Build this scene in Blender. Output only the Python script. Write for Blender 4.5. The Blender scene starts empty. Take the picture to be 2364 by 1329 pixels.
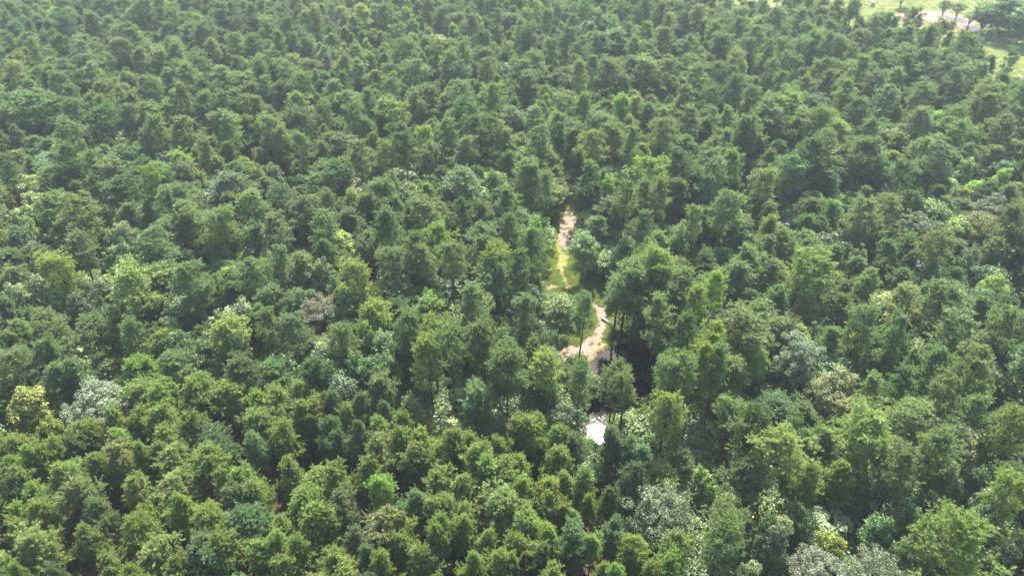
import bpy, math
import numpy as np
from mathutils import Vector, Matrix

SC = bpy.context.scene
COL = SC.collection
RAD = math.radians
RNG = np.random.default_rng(7)

# ------------------------------------------------------------------ camera
CAM_H, PITCH, FPX, PW, PH = 85.0, RAD(37.4), 1597.0, 2364.0, 1329.0
cam = bpy.data.cameras.new('camera')
cam.sensor_width = 36.0
cam.lens = 36.0 * FPX / PW
cam.clip_start, cam.clip_end = 0.5, 6000.0
camo = bpy.data.objects.new('camera', cam)
camo.location = (0, 0, CAM_H)
camo.rotation_euler = (math.pi / 2 - PITCH, 0, 0)
COL.objects.link(camo)
SC.camera = camo


def ray(px, py):
    cx, cy = (px - PW / 2) / FPX, (py - PH / 2) / FPX
    return np.array([cx, math.cos(PITCH) - cy * math.sin(PITCH), -math.sin(PITCH) - cy * math.cos(PITCH)])


def at(px, py, z=0.0):
    """the point of height z that stands at a place of the photograph"""
    d = ray(px, py)
    t = (z - CAM_H) / d[2]
    return np.array([d[0] * t, d[1] * t, z])


def pix(x, y, z):
    v = np.array([x, y, z - CAM_H], float)
    f = v[1] * math.cos(PITCH) - v[2] * math.sin(PITCH)
    u = v[1] * math.sin(PITCH) + v[2] * math.cos(PITCH)
    return PW / 2 + FPX * v[0] / f, PH / 2 - FPX * u / f, f


# ------------------------------------------------------------------ sky, sun, exposure
g = ray(1382, 1005)                       # where the pond mirrors the sun
SUN = Vector((g[0], g[1], -g[2])).normalized()
SUN_EL = math.asin(SUN.z)
SUN_AZ = math.atan2(SUN.x, SUN.y)
world = bpy.data.worlds.new('World')
SC.world = world
world.use_nodes = True
wn = world.node_tree.nodes
sky = wn.new('ShaderNodeTexSky')
sky.sky_type = 'NISHITA'
sky.sun_disc = False
sky.sun_elevation = SUN_EL
sky.sun_rotation = SUN_AZ
sky.air_density = 1.3
sky.dust_density = 3.0
bg = wn['Background']
bg.inputs[1].default_value = 0.095
world.node_tree.links.new(sky.outputs[0], bg.inputs[0])
sun = bpy.data.lights.new('sun', 'SUN')
sun.energy = 5.0
sun.angle = RAD(0.53)
sun.color = (1.0, 0.95, 0.86)
suno = bpy.data.objects.new('sun', sun)
suno.rotation_euler = SUN.to_track_quat('Z', 'Y').to_euler()
suno.location = (0, 0, 300)
COL.objects.link(suno)
SC.view_settings.view_transform = 'Standard'
SC.view_settings.look = 'None'
SC.view_settings.gamma = 1.0
SC.view_settings.exposure = 1.6
SC.view_settings.use_curve_mapping = False
cy = SC.cycles
cy.max_bounces = 6
cy.diffuse_bounces = 3
cy.glossy_bounces = 2
cy.transmission_bounces = 4
cy.transparent_max_bounces = 4
cy.volume_bounces = 0
cy.use_denoising = True
cy.sample_clamp_indirect = 4.0
SC.render.film_transparent = False

# ------------------------------------------------------------------ materials


def nodes_of(name):
    m = bpy.data.materials.new(name)
    m.use_nodes = True
    nt = m.node_tree
    for n in list(nt.nodes):
        nt.nodes.remove(n)
    out = nt.nodes.new('ShaderNodeOutputMaterial')
    return m, nt, out


def mix_rgb(nt, fac, a, b, mode='MIX'):
    n = nt.nodes.new('ShaderNodeMix')
    n.data_type = 'RGBA'
    n.blend_type = mode
    for s, v in ((n.inputs[0], fac), (n.inputs[6], a), (n.inputs[7], b)):
        if hasattr(v, 'is_linked') or hasattr(v, 'links'):
            nt.links.new(v, s)
        elif isinstance(v, (int, float)):
            s.default_value = v
        else:
            s.default_value = (*v, 1.0)
    return n.outputs[2]


def foliage_mat(name, trans, gloss, rough, warm):
    """leaf colour from the tree's own tint, varied leaf by leaf; light shines through the leaf"""
    m, nt, out = nodes_of(name)
    L = nt.links
    tint = nt.nodes.new('ShaderNodeAttribute')
    tint.attribute_type = 'INSTANCER'
    tint.attribute_name = 'tint'
    var = nt.nodes.new('ShaderNodeAttribute')
    var.attribute_name = 'leafvar'
    ramp = nt.nodes.new('ShaderNodeMapRange')
    ramp.inputs[3].default_value, ramp.inputs[4].default_value = 0.62, 1.38
    L.new(var.outputs['Fac'], ramp.inputs[0])
    vm = nt.nodes.new('ShaderNodeVectorMath')
    vm.operation = 'SCALE'
    L.new(tint.outputs['Color'], vm.inputs[0])
    L.new(ramp.outputs[0], vm.inputs[3])
    gr = nt.nodes.new('ShaderNodeMapRange')          # some sprays are plain green whatever the tree's tint
    gr.inputs[1].default_value, gr.inputs[2].default_value = 0.0, 0.45
    gr.inputs[3].default_value, gr.inputs[4].default_value = 0.55, 0.0
    L.new(var.outputs['Fac'], gr.inputs[0])
    col = mix_rgb(nt, gr.outputs[0], vm.outputs[0], (0.17, 0.245, 0.10))
    diff = nt.nodes.new('ShaderNodeBsdfDiffuse')
    L.new(col, diff.inputs[0])
    tr = nt.nodes.new('ShaderNodeBsdfTranslucent')
    tc = mix_rgb(nt, 1.0, col, warm, 'MULTIPLY')
    L.new(tc, tr.inputs[0])
    mx = nt.nodes.new('ShaderNodeMixShader')
    mx.inputs[0].default_value = trans
    L.new(diff.outputs[0], mx.inputs[1])
    L.new(tr.outputs[0], mx.inputs[2])
    gl = nt.nodes.new('ShaderNodeBsdfGlossy')
    gl.inputs['Roughness'].default_value = rough
    gl.inputs[0].default_value = (0.9, 0.95, 0.9, 1)
    m2 = nt.nodes.new('ShaderNodeMixShader')
    m2.inputs[0].default_value = gloss
    L.new(mx.outputs[0], m2.inputs[1])
    L.new(gl.outputs[0], m2.inputs[2])
    L.new(m2.outputs[0], out.inputs[0])
    return m


def noise_mat(name, cols, scales, rough=0.9, bump=0.3, coord='Object', spec=0.2):
    """layered noise between a list of colours"""
    m, nt, out = nodes_of(name)
    L = nt.links
    tc = nt.nodes.new('ShaderNodeTexCoord')
    cur = cols[0]
    h = None
    for c, (s, lo, hi) in zip(cols[1:], scales):
        n = nt.nodes.new('ShaderNodeTexNoise')
        n.inputs['Scale'].default_value = s
        n.inputs['Detail'].default_value = 6
        n.inputs['Roughness'].default_value = 0.65
        L.new(tc.outputs[coord], n.inputs['Vector'])
        r = nt.nodes.new('ShaderNodeMapRange')
        r.inputs[1].default_value, r.inputs[2].default_value = lo, hi
        L.new(n.outputs[0], r.inputs[0])
        cur = mix_rgb(nt, r.outputs[0], cur, c)
        h = n
    b = nt.nodes.new('ShaderNodeBsdfPrincipled')
    if hasattr(cur, 'links'):
        L.new(cur, b.inputs['Base Color'])
    else:
        b.inputs['Base Color'].default_value = (*cur, 1)
    b.inputs['Roughness'].default_value = rough
    b.inputs['Specular IOR Level'].default_value = spec
    if h is not None and bump > 0:
        bp = nt.nodes.new('ShaderNodeBump')
        bp.inputs['Strength'].default_value = bump
        bp.inputs['Distance'].default_value = 0.15
        L.new(h.outputs[0], bp.inputs['Height'])
        L.new(bp.outputs[0], b.inputs['Normal'])
    L.new(b.outputs[0], out.inputs[0])
    return m


def water_mat(name, col, rough, ripple):
    m, nt, out = nodes_of(name)
    L = nt.links
    b = nt.nodes.new('ShaderNodeBsdfPrincipled')
    b.inputs['Base Color'].default_value = (*col, 1)
    b.inputs['Roughness'].default_value = rough
    b.inputs['IOR'].default_value = 1.33
    b.inputs['Specular IOR Level'].default_value = 0.5
    tc = nt.nodes.new('ShaderNodeTexCoord')
    n = nt.nodes.new('ShaderNodeTexNoise')
    n.inputs['Scale'].default_value = 0.9
    n.inputs['Detail'].default_value = 3
    L.new(tc.outputs['Object'], n.inputs['Vector'])
    bp = nt.nodes.new('ShaderNodeBump')
    bp.inputs['Strength'].default_value = ripple
    bp.inputs['Distance'].default_value = 0.03
    L.new(n.outputs[0], bp.inputs['Height'])
    L.new(bp.outputs[0], b.inputs['Normal'])
    L.new(b.outputs[0], out.inputs[0])
    return m


def plain_mat(name, col, rough=0.5, metal=0.0):
    m, nt, out = nodes_of(name)
    b = nt.nodes.new('ShaderNodeBsdfPrincipled')
    n = nt.nodes.new('ShaderNodeTexNoise')
    n.inputs['Scale'].default_value = 6.0
    c = mix_rgb(nt, n.outputs[0], col, tuple(0.85 * v for v in col))
    nt.links.new(c, b.inputs['Base Color'])
    b.inputs['Roughness'].default_value = rough
    b.inputs['Metallic'].default_value = metal
    nt.links.new(b.outputs[0], out.inputs[0])
    return m


M_NEEDLE = foliage_mat('needles', 0.42, 0.035, 0.38, (1.15, 1.17, 0.7))
M_LEAF = foliage_mat('leaves', 0.38, 0.022, 0.42, (1.15, 1.18, 0.65))
M_DRY = foliage_mat('dry_needles', 0.2, 0.0, 0.6, (1.1, 1.0, 0.8))
M_BARK = noise_mat('pine_bark', [(0.085, 0.066, 0.055), (0.16, 0.13, 0.11), (0.045, 0.036, 0.032)], [(1.4, .35, .65), (7, .45, .65)], bump=0.6)
M_BARKG = noise_mat('grey_bark', [(0.15, 0.14, 0.125), (0.26, 0.25, 0.22), (0.08, 0.075, 0.07)], [(1.4, .35, .65), (8, .5, .7)], bump=0.5)
M_DEAD = noise_mat('dead_wood', [(0.30, 0.27, 0.25), (0.42, 0.40, 0.38)], [(2.0, .4, .6)], bump=0.4)
M_FLOOR = noise_mat('pine_straw', [(0.10, 0.062, 0.042), (0.17, 0.105, 0.072), (0.04, 0.032, 0.022), (0.045, 0.06, 0.02)],
                    [(0.6, .4, .65), (2.5, .45, .7), (0.09, .52, .66)], bump=0.5)
M_SAND = noise_mat('pink_sand', [(0.26, 0.18, 0.145), (0.31, 0.225, 0.185), (0.19, 0.13, 0.10)], [(0.5, .35, .65), (1.6, .55, .8)], bump=0.3)
M_VERGE = noise_mat('verge_turf', [(0.20, 0.19, 0.045), (0.28, 0.24, 0.11), (0.14, 0.15, 0.03)], [(0.45, .42, .62), (1.5, .45, .7)], bump=0.5)
M_MEADOW = noise_mat('meadow_turf', [(0.125, 0.15, 0.034), (0.18, 0.175, 0.055), (0.085, 0.12, 0.026)], [(0.05, .4, .6), (0.3, .42, .68)], bump=0.4)
M_MUD = noise_mat('mud_bank', [(0.24, 0.15, 0.10), (0.36, 0.25, 0.18)], [(0.7, .35, .65)], bump=0.3)
M_POND = water_mat('dark_water', (0.006, 0.007, 0.006), 0.018, 0.35)
M_BROWN = water_mat('brown_water', (0.20, 0.115, 0.06), 0.1, 0.2)

# ------------------------------------------------------------------ mesh helpers


def tri_mesh(name, V, F, mats, midx=None, var=None, smooth=False):
    me = bpy.data.meshes.new(name)
    V = np.asarray(V, np.float32)
    F = np.asarray(F, np.int32)
    k = F.shape[1]
    me.vertices.add(len(V))
    me.vertices.foreach_set('co', V.ravel())
    me.loops.add(F.size)
    me.loops.foreach_set('vertex_index', F.ravel())
    me.polygons.add(len(F))
    me.polygons.foreach_set('loop_start', np.arange(0, F.size, k, dtype=np.int32))
    me.polygons.foreach_set('loop_total', np.full(len(F), k, np.int32))
    for m in mats:
        me.materials.append(m)
    if midx is not None:
        me.polygons.foreach_set('material_index', np.asarray(midx, np.int32))
    if smooth:
        me.polygons.foreach_set('use_smooth', np.ones(len(F), bool))
    if var is not None:
        a = me.attributes.new('leafvar', 'FLOAT', 'POINT')
        a.data.foreach_set('value', np.asarray(var, np.float32))
    me.update()
    return me


def unit(v):
    return v / np.maximum(np.linalg.norm(v, axis=-1, keepdims=True), 1e-9)


class Wood:
    """tubes gathered into one bark mesh"""

    def __init__(s):
        s.V, s.F, s.n = [], [], 0

    def tube(s, pts, rads, k=6):
        pts = np.asarray(pts, float)
        n = len(pts)
        d = unit(np.gradient(pts, axis=0))
        ref = np.where(np.abs(d[:, 2:3]) > 0.9, np.array([[1., 0, 0]]), np.array([[0, 0, 1.]]))
        a = unit(np.cross(d, ref))
        b = np.cross(d, a)
        ang = np.arange(k) * 2 * math.pi / k
        ring = (np.cos(ang)[None, :, None] * a[:, None, :] + np.sin(ang)[None, :, None] * b[:, None, :]) * np.asarray(rads)[:, None, None]
        s.V.append((pts[:, None, :] + ring).reshape(-1, 3))
        i = np.arange(n - 1)[:, None] * k
        j = np.arange(k)[None, :]
        j2 = (j + 1) % k
        q = np.stack([i + j, i + j2, i + k + j2, i + k + j], -1).reshape(-1, 4) + s.n
        s.F.append(np.concatenate([q[:, [0, 1, 2]], q[:, [0, 2, 3]]]))
        s.n += n * k

    def arrays(s):
        return np.concatenate(s.V), np.concatenate(s.F)


def blades(P, D, rng, per, length, width, spread):
    """bursts of needle blades: every point P sends out `per` narrow triangles round D"""
    n = len(P)
    p = np.repeat(P, per, 0)
    d = np.repeat(unit(D), per, 0)
    dirs = unit(d + spread * rng.normal(size=(n * per, 3)) * 0.6)
    L = length * rng.uniform(0.65, 1.25, (n * per, 1))
    w = unit(np.cross(dirs, rng.normal(size=(n * per, 3)))) * width * rng.uniform(0.7, 1.3, (n * per, 1))
    a, b, c = p - dirs * L * .15 - w * .5, p - dirs * L * .15 + w * .5, p + dirs * L
    # a blade is widest at mid length
    mid = p + dirs * L * 0.45
    V = np.stack([a * .6 + mid * .4 - w * .25, a * .6 + mid * .4 + w * .25 + w, c], 1).reshape(-1, 3)
    F = np.arange(len(V)).reshape(-1, 3)
    tv = np.repeat(rng.uniform(0, 1, n), per)
    var = np.clip(np.repeat(tv * .7 + rng.uniform(-.1, .4, n * per), 3), 0, 1)
    return V, F, var


def leaves(P, N, rng, size):
    """flat pointed leaves (two triangles each) at P, facing roughly N"""
    n = len(P)
    nn = unit(N + 0.75 * rng.normal(size=(n, 3)))
    u = unit(np.cross(nn, rng.normal(size=(n, 3))))
    v = np.cross(nn, u)
    s = size * rng.uniform(0.65, 1.35, (n, 1))
    fold = nn * s * .12
    V = np.stack([P - u * s * .6, P - v * s * .42 + fold, P + u * s * .65, P + v * s * .42 + fold], 1).reshape(-1, 3)
    i = np.arange(n)[:, None] * 4
    F = np.concatenate([i + [[0, 1, 2]], i + [[0, 2, 3]]])
    return V, F


def bend(rng, amt):
    a, b = rng.normal(size=2) * amt, rng.normal(size=2) * amt * .6
    ph = rng.uniform(0, 6.28)
    return lambda t: np.array([a[0] * t * t + b[0] * np.sin(t * 3 + ph) - b[0] * math.sin(ph), a[1] * t * t + b[1] * np.sin(t * 3.4 + ph) - b[1] * math.sin(ph)])


def make_pine(seed, H, cb, R, nb, shape, tuft, dead=0, mode='live', clump=.66):
    """one pine: bark arrays and needle arrays"""
    rng = np.random.default_rng(seed)
    bd = bend(rng, 0.03 * H * .5)
    wd = Wood()
    r0 = 0.0125 * H + .04
    ts = np.linspace(0, 1, 9)
    wd.tube([(*bd(t), t * H * .985) for t in ts], [r0 * (1.25 if t == 0 else 1) * (1 - .9 * t) + .015 for t in ts], 8)
    P, D = [], []
    skew = rng.uniform(0, 6.28)
    lobes = rng.uniform(0, 6.28, 3)
    for i in range(nb):
        t = (i + rng.uniform(0, 1)) / nb
        t = t ** 0.92
        z = cb + (H - cb) * t * .97
        az = i * 2.39996 + rng.normal() * .5
        if shape == 'mature':
            prof = (1 - t ** 2.0) ** .7 * (0.42 + .58 * min(1, t / .42)) + .05
        else:
            prof = (1 - t ** 1.5) ** .8 * (0.5 + .5 * min(1, t / .32)) + .06
        lob = 1 + .22 * math.cos(2 * (az - lobes[0])) + .16 * math.cos(3 * (az - lobes[1]) + 5 * t)
        L = R * prof * rng.uniform(.42, 1.28) * lob
        if rng.random() < .1 * (1 - t):
            continue
        el = RAD(-8 + 58 * t ** 1.3 + rng.normal() * 9) if shape == 'mature' else RAD(12 + 45 * t + rng.normal() * 9)
        c = np.array([math.cos(az), math.sin(az), 0])
        base = np.array([*bd(z / H), z])
        q = np.linspace(0, 1, 5)
        br = base + np.outer(q * L * math.cos(el), c) + np.outer(q * L * math.sin(el) + .16 * L * q ** 2.2, [0, 0, 1]) + rng.normal(size=(5, 3)) * .04 * L * q[:, None]
        wd.tube(br, np.linspace(max(.018, .02 * L), .01, 5), 4)
        if mode == 'bare':
            for s in rng.uniform(.3, 1, 4):
                o = base + (br[-1] - base) * s
                e = o + unit(c * .7 + rng.normal(size=3) * .6) * L * .3
                wd.tube([o, (o + e) / 2 + rng.normal(size=3) * .05, e], [.022, .016, .008], 3)
            continue
        side = np.array([-c[1], c[0], 0])
        cl = [(1.0, 0.0)]                       # needle clumps: one at the tip, others beside the branch
        for q_ in range(int(1.2 + L * 1.25 + rng.random())):
            cl.append((rng.uniform(.42, .95), rng.choice([-1, 1]) * rng.uniform(.12, .42) * L))
        for s, off in cl:
            o = np.array([np.interp(s, q, br[:, j]) for j in range(3)]) + side * off + np.array([0, 0, abs(off) * rng.uniform(0, .35)])
            if abs(off) > .25:
                wd.tube([np.array([np.interp(max(0, s - .2), q, br[:, j]) for j in range(3)]), o], [.016, .008], 3)
            rc = clump * rng.uniform(.6, 1.35) * (.75 + .25 * min(1, L / 2))
            nbl = int(4 + rc * 3.2 + rng.random())
            dd = unit(rng.normal(size=(nbl, 3)) * [1, 1, .55] + c * .45 + np.array([0, 0, .42]))
            ln = rc * rng.uniform(.6, 1.75, (nbl, 1))
            for f in (.35, .7, 1.0):
                P += list(o + dd * ln * f + rng.normal(size=(nbl, 3)) * .05)
                D += list(dd * .8 + np.array([0, 0, .45]))
    for j in range(dead):           # bare dead stubs under the crown
        z = cb * rng.uniform(.55, 1.0)
        az = rng.uniform(0, 6.28)
        o = np.array([*bd(z / H), z])
        e = o + np.array([math.cos(az), math.sin(az), rng.uniform(-.2, .3)]) * rng.uniform(.6, 1.9)
        wd.tube([o, (o + e) / 2, e], [.03, .022, .008], 3)
    if mode == 'bare':
        return wd.arrays(), None
    top = np.array([*bd(1.0), H])
    for j in range(8):
        P.append(top + rng.normal(size=3) * [.18, .18, .2] + [0, 0, -.25]); D.append(np.array([0, 0, 1.]) + rng.normal(size=3) * .3)
    per, ln, wdth, spr = tuft
    fol = blades(np.array(P), np.array(D), rng, per, ln, wdth, spr)
    return wd.arrays(), fol


def make_broad(seed, H, R, cb, nclump, per, size, spread=.62, flat=.7, forks=7):
    """one broad-leaved tree or bush"""
    rng = np.random.default_rng(seed)
    wd = Wood()
    bd = bend(rng, .02 * H)
    zf = cb + (H - cb) * .35
    r0 = .014 * H + .04
    ts = np.linspace(0, 1, 6)
    wd.tube([(*bd(t * zf / H), t * zf) for t in ts], [r0 * (1.3 if t == 0 else 1) * (1 - .5 * t) for t in ts], 8)
    zc = (cb + H) / 2
    hz = (H - cb) / 2
    # uneven crown: a few big lobes, each carrying leaf clumps
    nl = forks
    la = np.arange(nl) * 2.4 + rng.uniform(0, 6)
    lob = []
    for i in range(nl):
        rr = R * rng.uniform(.3, .62) if i else 0
        zz = zc + hz * (rng.uniform(-.45, .42) if i else .38)
        lob.append((np.array([math.cos(la[i]) * rr, math.sin(la[i]) * rr, zz]), R * rng.uniform(.38, .58), hz * rng.uniform(.4, .62)))
    top = np.array([*bd(zf / H), zf])
    for c, rl, hl in lob:
        m = (top + c) / 2 + rng.normal(size=3) * .15 * R
        s0 = np.array([*bd(cb / H), cb * rng.uniform(.75, 1.1)])
        wd.tube([s0, m, c, c + (c - m) * .5], [r0 * .45, r0 * .3, r0 * .18, .015], 5)
    P, N, W = [], [], []
    for j in range(nclump):
        c, rl, hl = lob[rng.integers(nl)]
        d = unit(rng.normal(size=3))
        if d[2] < -.35:
            d[2] *= -.5
        f = rng.uniform(.62, 1.06)
        o = c + d * np.array([rl, rl, hl]) * f
        if o[2] < cb * .7:
            continue
        if rng.random() < .3:
            wd.tube([c, (c + o) / 2 + rng.normal(size=3) * .08, o], [.05, .03, .012], 3)
        cr = spread * rng.uniform(.6, 1.3)
        n = int(per * rng.uniform(.6, 1.4))
        q = unit(rng.normal(size=(n, 3))) * (rng.uniform(.25, 1, (n, 1)) ** .6) * cr
        q[:, 2] *= flat
        P.append(o + q)
        N.append(unit(q) * .6 + d * .35 + np.array([0, 0, .55]))
        W.append(np.full(n, rng.uniform(0, .7)))
    P, N, W = np.concatenate(P), np.concatenate(N), np.concatenate(W)
    V, F = leaves(P, N, rng, size)
    var = np.repeat(np.clip(W + rng.uniform(-.05, .4, len(W)), 0, 1), 4)
    return wd.arrays(), (V, F, var)


# ------------------------------------------------------------------ the kinds of tree, several shapes of each
class Kind:
    pass


KINDS = {}


def add_kind(key, name, cat, H, R, list_of_arrays, bark, fol_mat):
    k = Kind()
    k.name, k.cat, k.H, k.R = name, cat, H, R
    k.trunk, k.crown, k.whole, k.rad = [], [], [], []
    for i, (w, f) in enumerate(list_of_arrays):
        k.trunk.append(tri_mesh(f'{name}_trunk', w[0], w[1], [bark], smooth=True))
        rad_of = (w if f is None else f)[0]
        k.rad.append(float(np.percentile(np.hypot(rad_of[:, 0] - np.median(rad_of[:, 0]), rad_of[:, 1] - np.median(rad_of[:, 1])), 95)))
        if f is None:
            k.crown.append(None)
            k.whole.append(k.trunk[-1])
            continue
        V, F, var = f
        k.crown.append(tri_mesh(f'{name}_crown', V, F, [fol_mat], var=var))
        if i >= (len(list_of_arrays) + 1) // 2 and key != 'U':
            continue
        n = len(w[0])
        k.whole.append(tri_mesh(f'{name}_whole', np.concatenate([w[0], V]), np.concatenate([w[1], F + n]), [bark, fol_mat],
                                midx=np.r_[np.zeros(len(w[1])), np.ones(len(F))], var=np.r_[np.zeros(n), var]))
    KINDS[key] = k


TUFT_M = (14, .38, .052, .8)
TUFT_Y = (14, .36, .050, .8)
rr = np.random.default_rng(11)
add_kind('M', 'mature_pine', 'pine', 20.0, 3.7,
         [make_pine(100 + i, 20, 20 * (rr.uniform(.54, .66) if i % 2 else rr.uniform(.44, .56)), 3.7 * rr.uniform(.9, 1.12), int(rr.uniform(28, 38) if i % 2 else rr.uniform(42, 54)), 'mature', TUFT_M, dead=5) for i in range(12)], M_BARK, M_NEEDLE)
add_kind('Y', 'young_pine', 'young pine', 12.5, 2.8,
         [make_pine(200 + i, 12.5, 12.5 * rr.uniform(.30, .48), 2.8 * rr.uniform(.92, 1.15), int(rr.uniform(42, 54)), 'young', TUFT_Y, dead=3, clump=.60) for i in range(10)], M_BARK, M_NEEDLE)
add_kind('B', 'broadleaf_tree', 'broadleaf', 14.0, 3.8,
         [make_broad(300 + i, 14, 3.8 * rr.uniform(.9, 1.1), 14 * rr.uniform(.22, .36), 120, 56, .30, .8) for i in range(8)], M_BARKG, M_LEAF)
add_kind('S', 'silver_leaf_tree', 'silver tree', 13.0, 4.0,
         [make_broad(400 + i, 13, 4.0, 3.2, 230, 78, .17, .62, .55, 9) for i in range(4)], M_BARKG, M_LEAF)
add_kind('L', 'low_crowned_tree', 'broadleaf', 12.0, 4.4,
         [make_broad(450 + i, 12, 4.2, .5, 230, 44, .27, .75, .6, 10) for i in range(3)], M_BARKG, M_LEAF)
add_kind('U', 'bush', 'bush', 3.0, 1.7,
         [make_broad(500 + i, 3.0, 1.7, .4, 40, 64, .15, .55, .75, 5) for i in range(5)], M_BARKG, M_LEAF)
add_kind('D', 'dead_pine', 'dead tree', 17.0, 2.6,
         [make_pine(600, 17, 5, 2.4, 44, 'mature', TUFT_M, mode='bare'), make_pine(601, 17, 3, 2.2, 64, 'young', (5, .34, .05, 1.0))], M_DEAD, M_DRY)

TINTS = {
    'deep green': (0.048, 0.073, 0.036),
    'mid green': (0.072, 0.097, 0.047),
    'blue-green': (.064,.089,.050),
    'yellow-green': (0.092, 0.12, 0.042),
    'bright green': (0.082, 0.118, 0.04),
    'fresh green': (0.086, 0.110, 0.041),
    'olive green': (0.098, 0.115, 0.055),
    'pale green': (0.08, 0.103, 0.058),
    'silvery': (0.076, 0.088, 0.066),
    'grey-green': (.050,.066,.040),
    'straw-coloured': (0.076, 0.087, 0.044),
    'yellow': (.090,.102,.024),
    'grey-brown': (0.066, 0.066, 0.056),
}

# ------------------------------------------------------------------ placed from the photograph
TREES = []      # dict(kind, x, y, h, r, tint, prio, label)


def put(kind, px, py, wpx=None, tint=None, h=None, label=None, hand=True, lean=None):
    k = KINDS[kind]
    if h is None:
        h = k.H * RNG.uniform(.92, 1.08)
    p = at(px, py, h)
    depth = pix(p[0], p[1], h * .8)[2]
    r = (wpx / 2) * depth / FPX if wpx else k.R * RNG.uniform(.9, 1.1)
    r = min(max(r, k.R * (.55 if kind in 'MY' else .45)), k.R * 1.75)
    if tint is None:
        tint = RNG.choice(['deep green', 'mid green', 'mid green', 'blue-green', 'yellow-green']) if kind in 'MY' else RNG.choice(['mid green', 'deep green', 'pale green', 'bright green', 'olive green'])
    TREES.append(dict(kind=kind, x=p[0], y=p[1], h=h, r=r, tint=str(tint), hand=hand, label=label, lean=lean, px=px, py=py))


T_ = {'d': 'deep green', 'm': 'mid green', 'b': 'blue-green', 'y': 'yellow-green', 'g': 'bright green', 'o': 'olive green',
      'p': 'pale green', 's': 'silvery', 'e': 'grey-green', 't': 'straw-coloured', 'Y': 'yellow'}


def tile(x0, y0, s, text, hscale=1.0):
    """text: Kind[tint]x,y,w entries in the pixels of an enlarged piece of the photograph"""
    for e in text.split():
        kind, rest = e[0], e[1:]
        tint = None
        if rest[0] in T_:
            tint, rest = T_[rest[0]], rest[1:]
        v = [float(q) for q in rest.split(',')]
        w = v[2] / s if len(v) > 2 else None
        h = KINDS[kind].H * RNG.uniform(.93, 1.07) * hscale
        X_, Y_ = x0 + v[0] / s, y0 + v[1] / s
        if kind == 'M':
            h *= .90 if not (X_ < 900 and 660 < Y_ < 900) else .74
        if kind == 'Y' and Y_ > 860 and (tint is None or tint == 'mid green'):
            tint = 'fresh green'
        if w and kind in 'MYB':
            w *= .96 if Y_ > 620 else .90
        put(kind, X_, Y_, w, tint, h)


# the young plantation in front
tile(0, 880, 2.96, '''Ym980,20,300 Ym1110,10,220 Ym1330,10,280 Yy1540,20,240 Ym1630,50,200 Ym1750,50,170 Ym950,180,190 Yy1090,190,200
Ym1290,250,240 Ym750,220,180 Ym640,280,260 Ym520,300,190 Yy800,340,210 Yy930,420,200 Ym1180,480,250 Ym1430,460,280 Yb1590,400,140
Yb1720,370,170 Ym60,410,200 Ym170,420,170 Ym370,400,170 Yd460,420,200 Yy270,470,170 Ym80,510,190 Ym650,510,210 Yo760,470,190 Ym100,600,190
Yy380,590,190 Ym470,570,220 Ym700,600,290 Ym890,640,220 Yd60,650,190 Ym1180,660,290 Yb1020,740,170 Ym1500,630,170 Ym1650,580,250
Yg240,720,200 Yg100,850,160 Ym230,850,240 Yb1600,760,210 Ym1740,690,210 Ym870,970,260 Ym1060,960,310 Yy1370,910,260 Yb1380,1060,270
Ym1520,1080,270 Ym60,970,210 Yd390,1230,120 Ym720,1200,210 Ym860,1280,210 Ym1740,1070,210 Yg60,1290,180 Ym1160,1250,220 Yb1430,1160,270
Yb640,820,200 Ym980,860,170 Yb330,960,200 Ym600,1000,200''')
tile(600, 800, 2.513, '''Ym80,260,190 Ym220,220,160 Yy60,300,150 Yb400,290,150 Yb560,300,130 Yb710,330,150 Yy220,340,170 Ym300,320,170 Ym840,400,160
Ym690,440,150 Yb570,440,160 Yy500,380,150 Ym810,490,180 Ym960,490,180 Ym1080,500,140 Ym1240,500,170 Ym1390,530,170 Yy1560,400,200 Yo680,550,210
Ym130,450,170 Yd400,430,170 Yd460,520,150 Ym150,680,160 Ym300,670,230 Ym440,690,190 Ym620,660,180 Yg690,780,170 Ym250,820,210 Yb470,840,180
Ym1000,750,230 Ym1150,740,230 Yo880,570,200 Ym1060,590,190 Ym1260,590,180 Ym1420,650,190 Ym1600,580,200 Ym1690,620,150 Ym1330,690,190
Ym1430,740,260 Yb900,860,230 Ym1050,870,220 Ym1180,920,190 Yy300,930,240 Ym360,950,190 Yo720,960,280 Yg1060,980,130 Yg1000,1060,140
Ym1190,1000,170 Ym830,960,140 Ym60,1080,180 Ym100,1010,170 Ym220,1120,170 Yb530,1090,190 Yb630,1170,180 Ym820,1120,200 Ym740,1190,160
Ym1290,1090,190 Ym1570,960,190 Yy1650,1050,210 Ym1560,1110,220 Ym1470,1140,200 Yy1250,1230,180 Ym950,1180,230 Ym1400,1220,200 Ym1690,1250,180
Ym400,1190,230 Yy500,1260,200 Ym120,1240,210 Ym30,840,170 Ym1700,860,170''')
tile(1180, 880, 2.96, '''Ym120,250,200 Ym190,250,130 Ym350,330,110 Yb450,400,180 Ym200,450,230 Ym50,510,160 Ym350,480,190 Ym660,560,180 Ye820,580,200
Ym380,660,240 Yy60,660,180 Ym510,620,180 Yd720,740,170 Ym640,790,190 Yb690,970,190 Yb460,1010,230 Ym860,1070,230 Ym150,890,230 Yy120,970,250
Yy560,1060,160 Yb740,390,150 Yb700,290,130 Ym320,860,160 Yy250,690,130 Yg1130,1210,95 Yg710,1260,130 Yy60,1090,220 Yb220,1130,200 Ym960,1240,160
Ym600,1230,180 Yb20,1190,200 Yg400,880,90 Ym540,780,160 Bd900,360,150''', 0.97)
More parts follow.
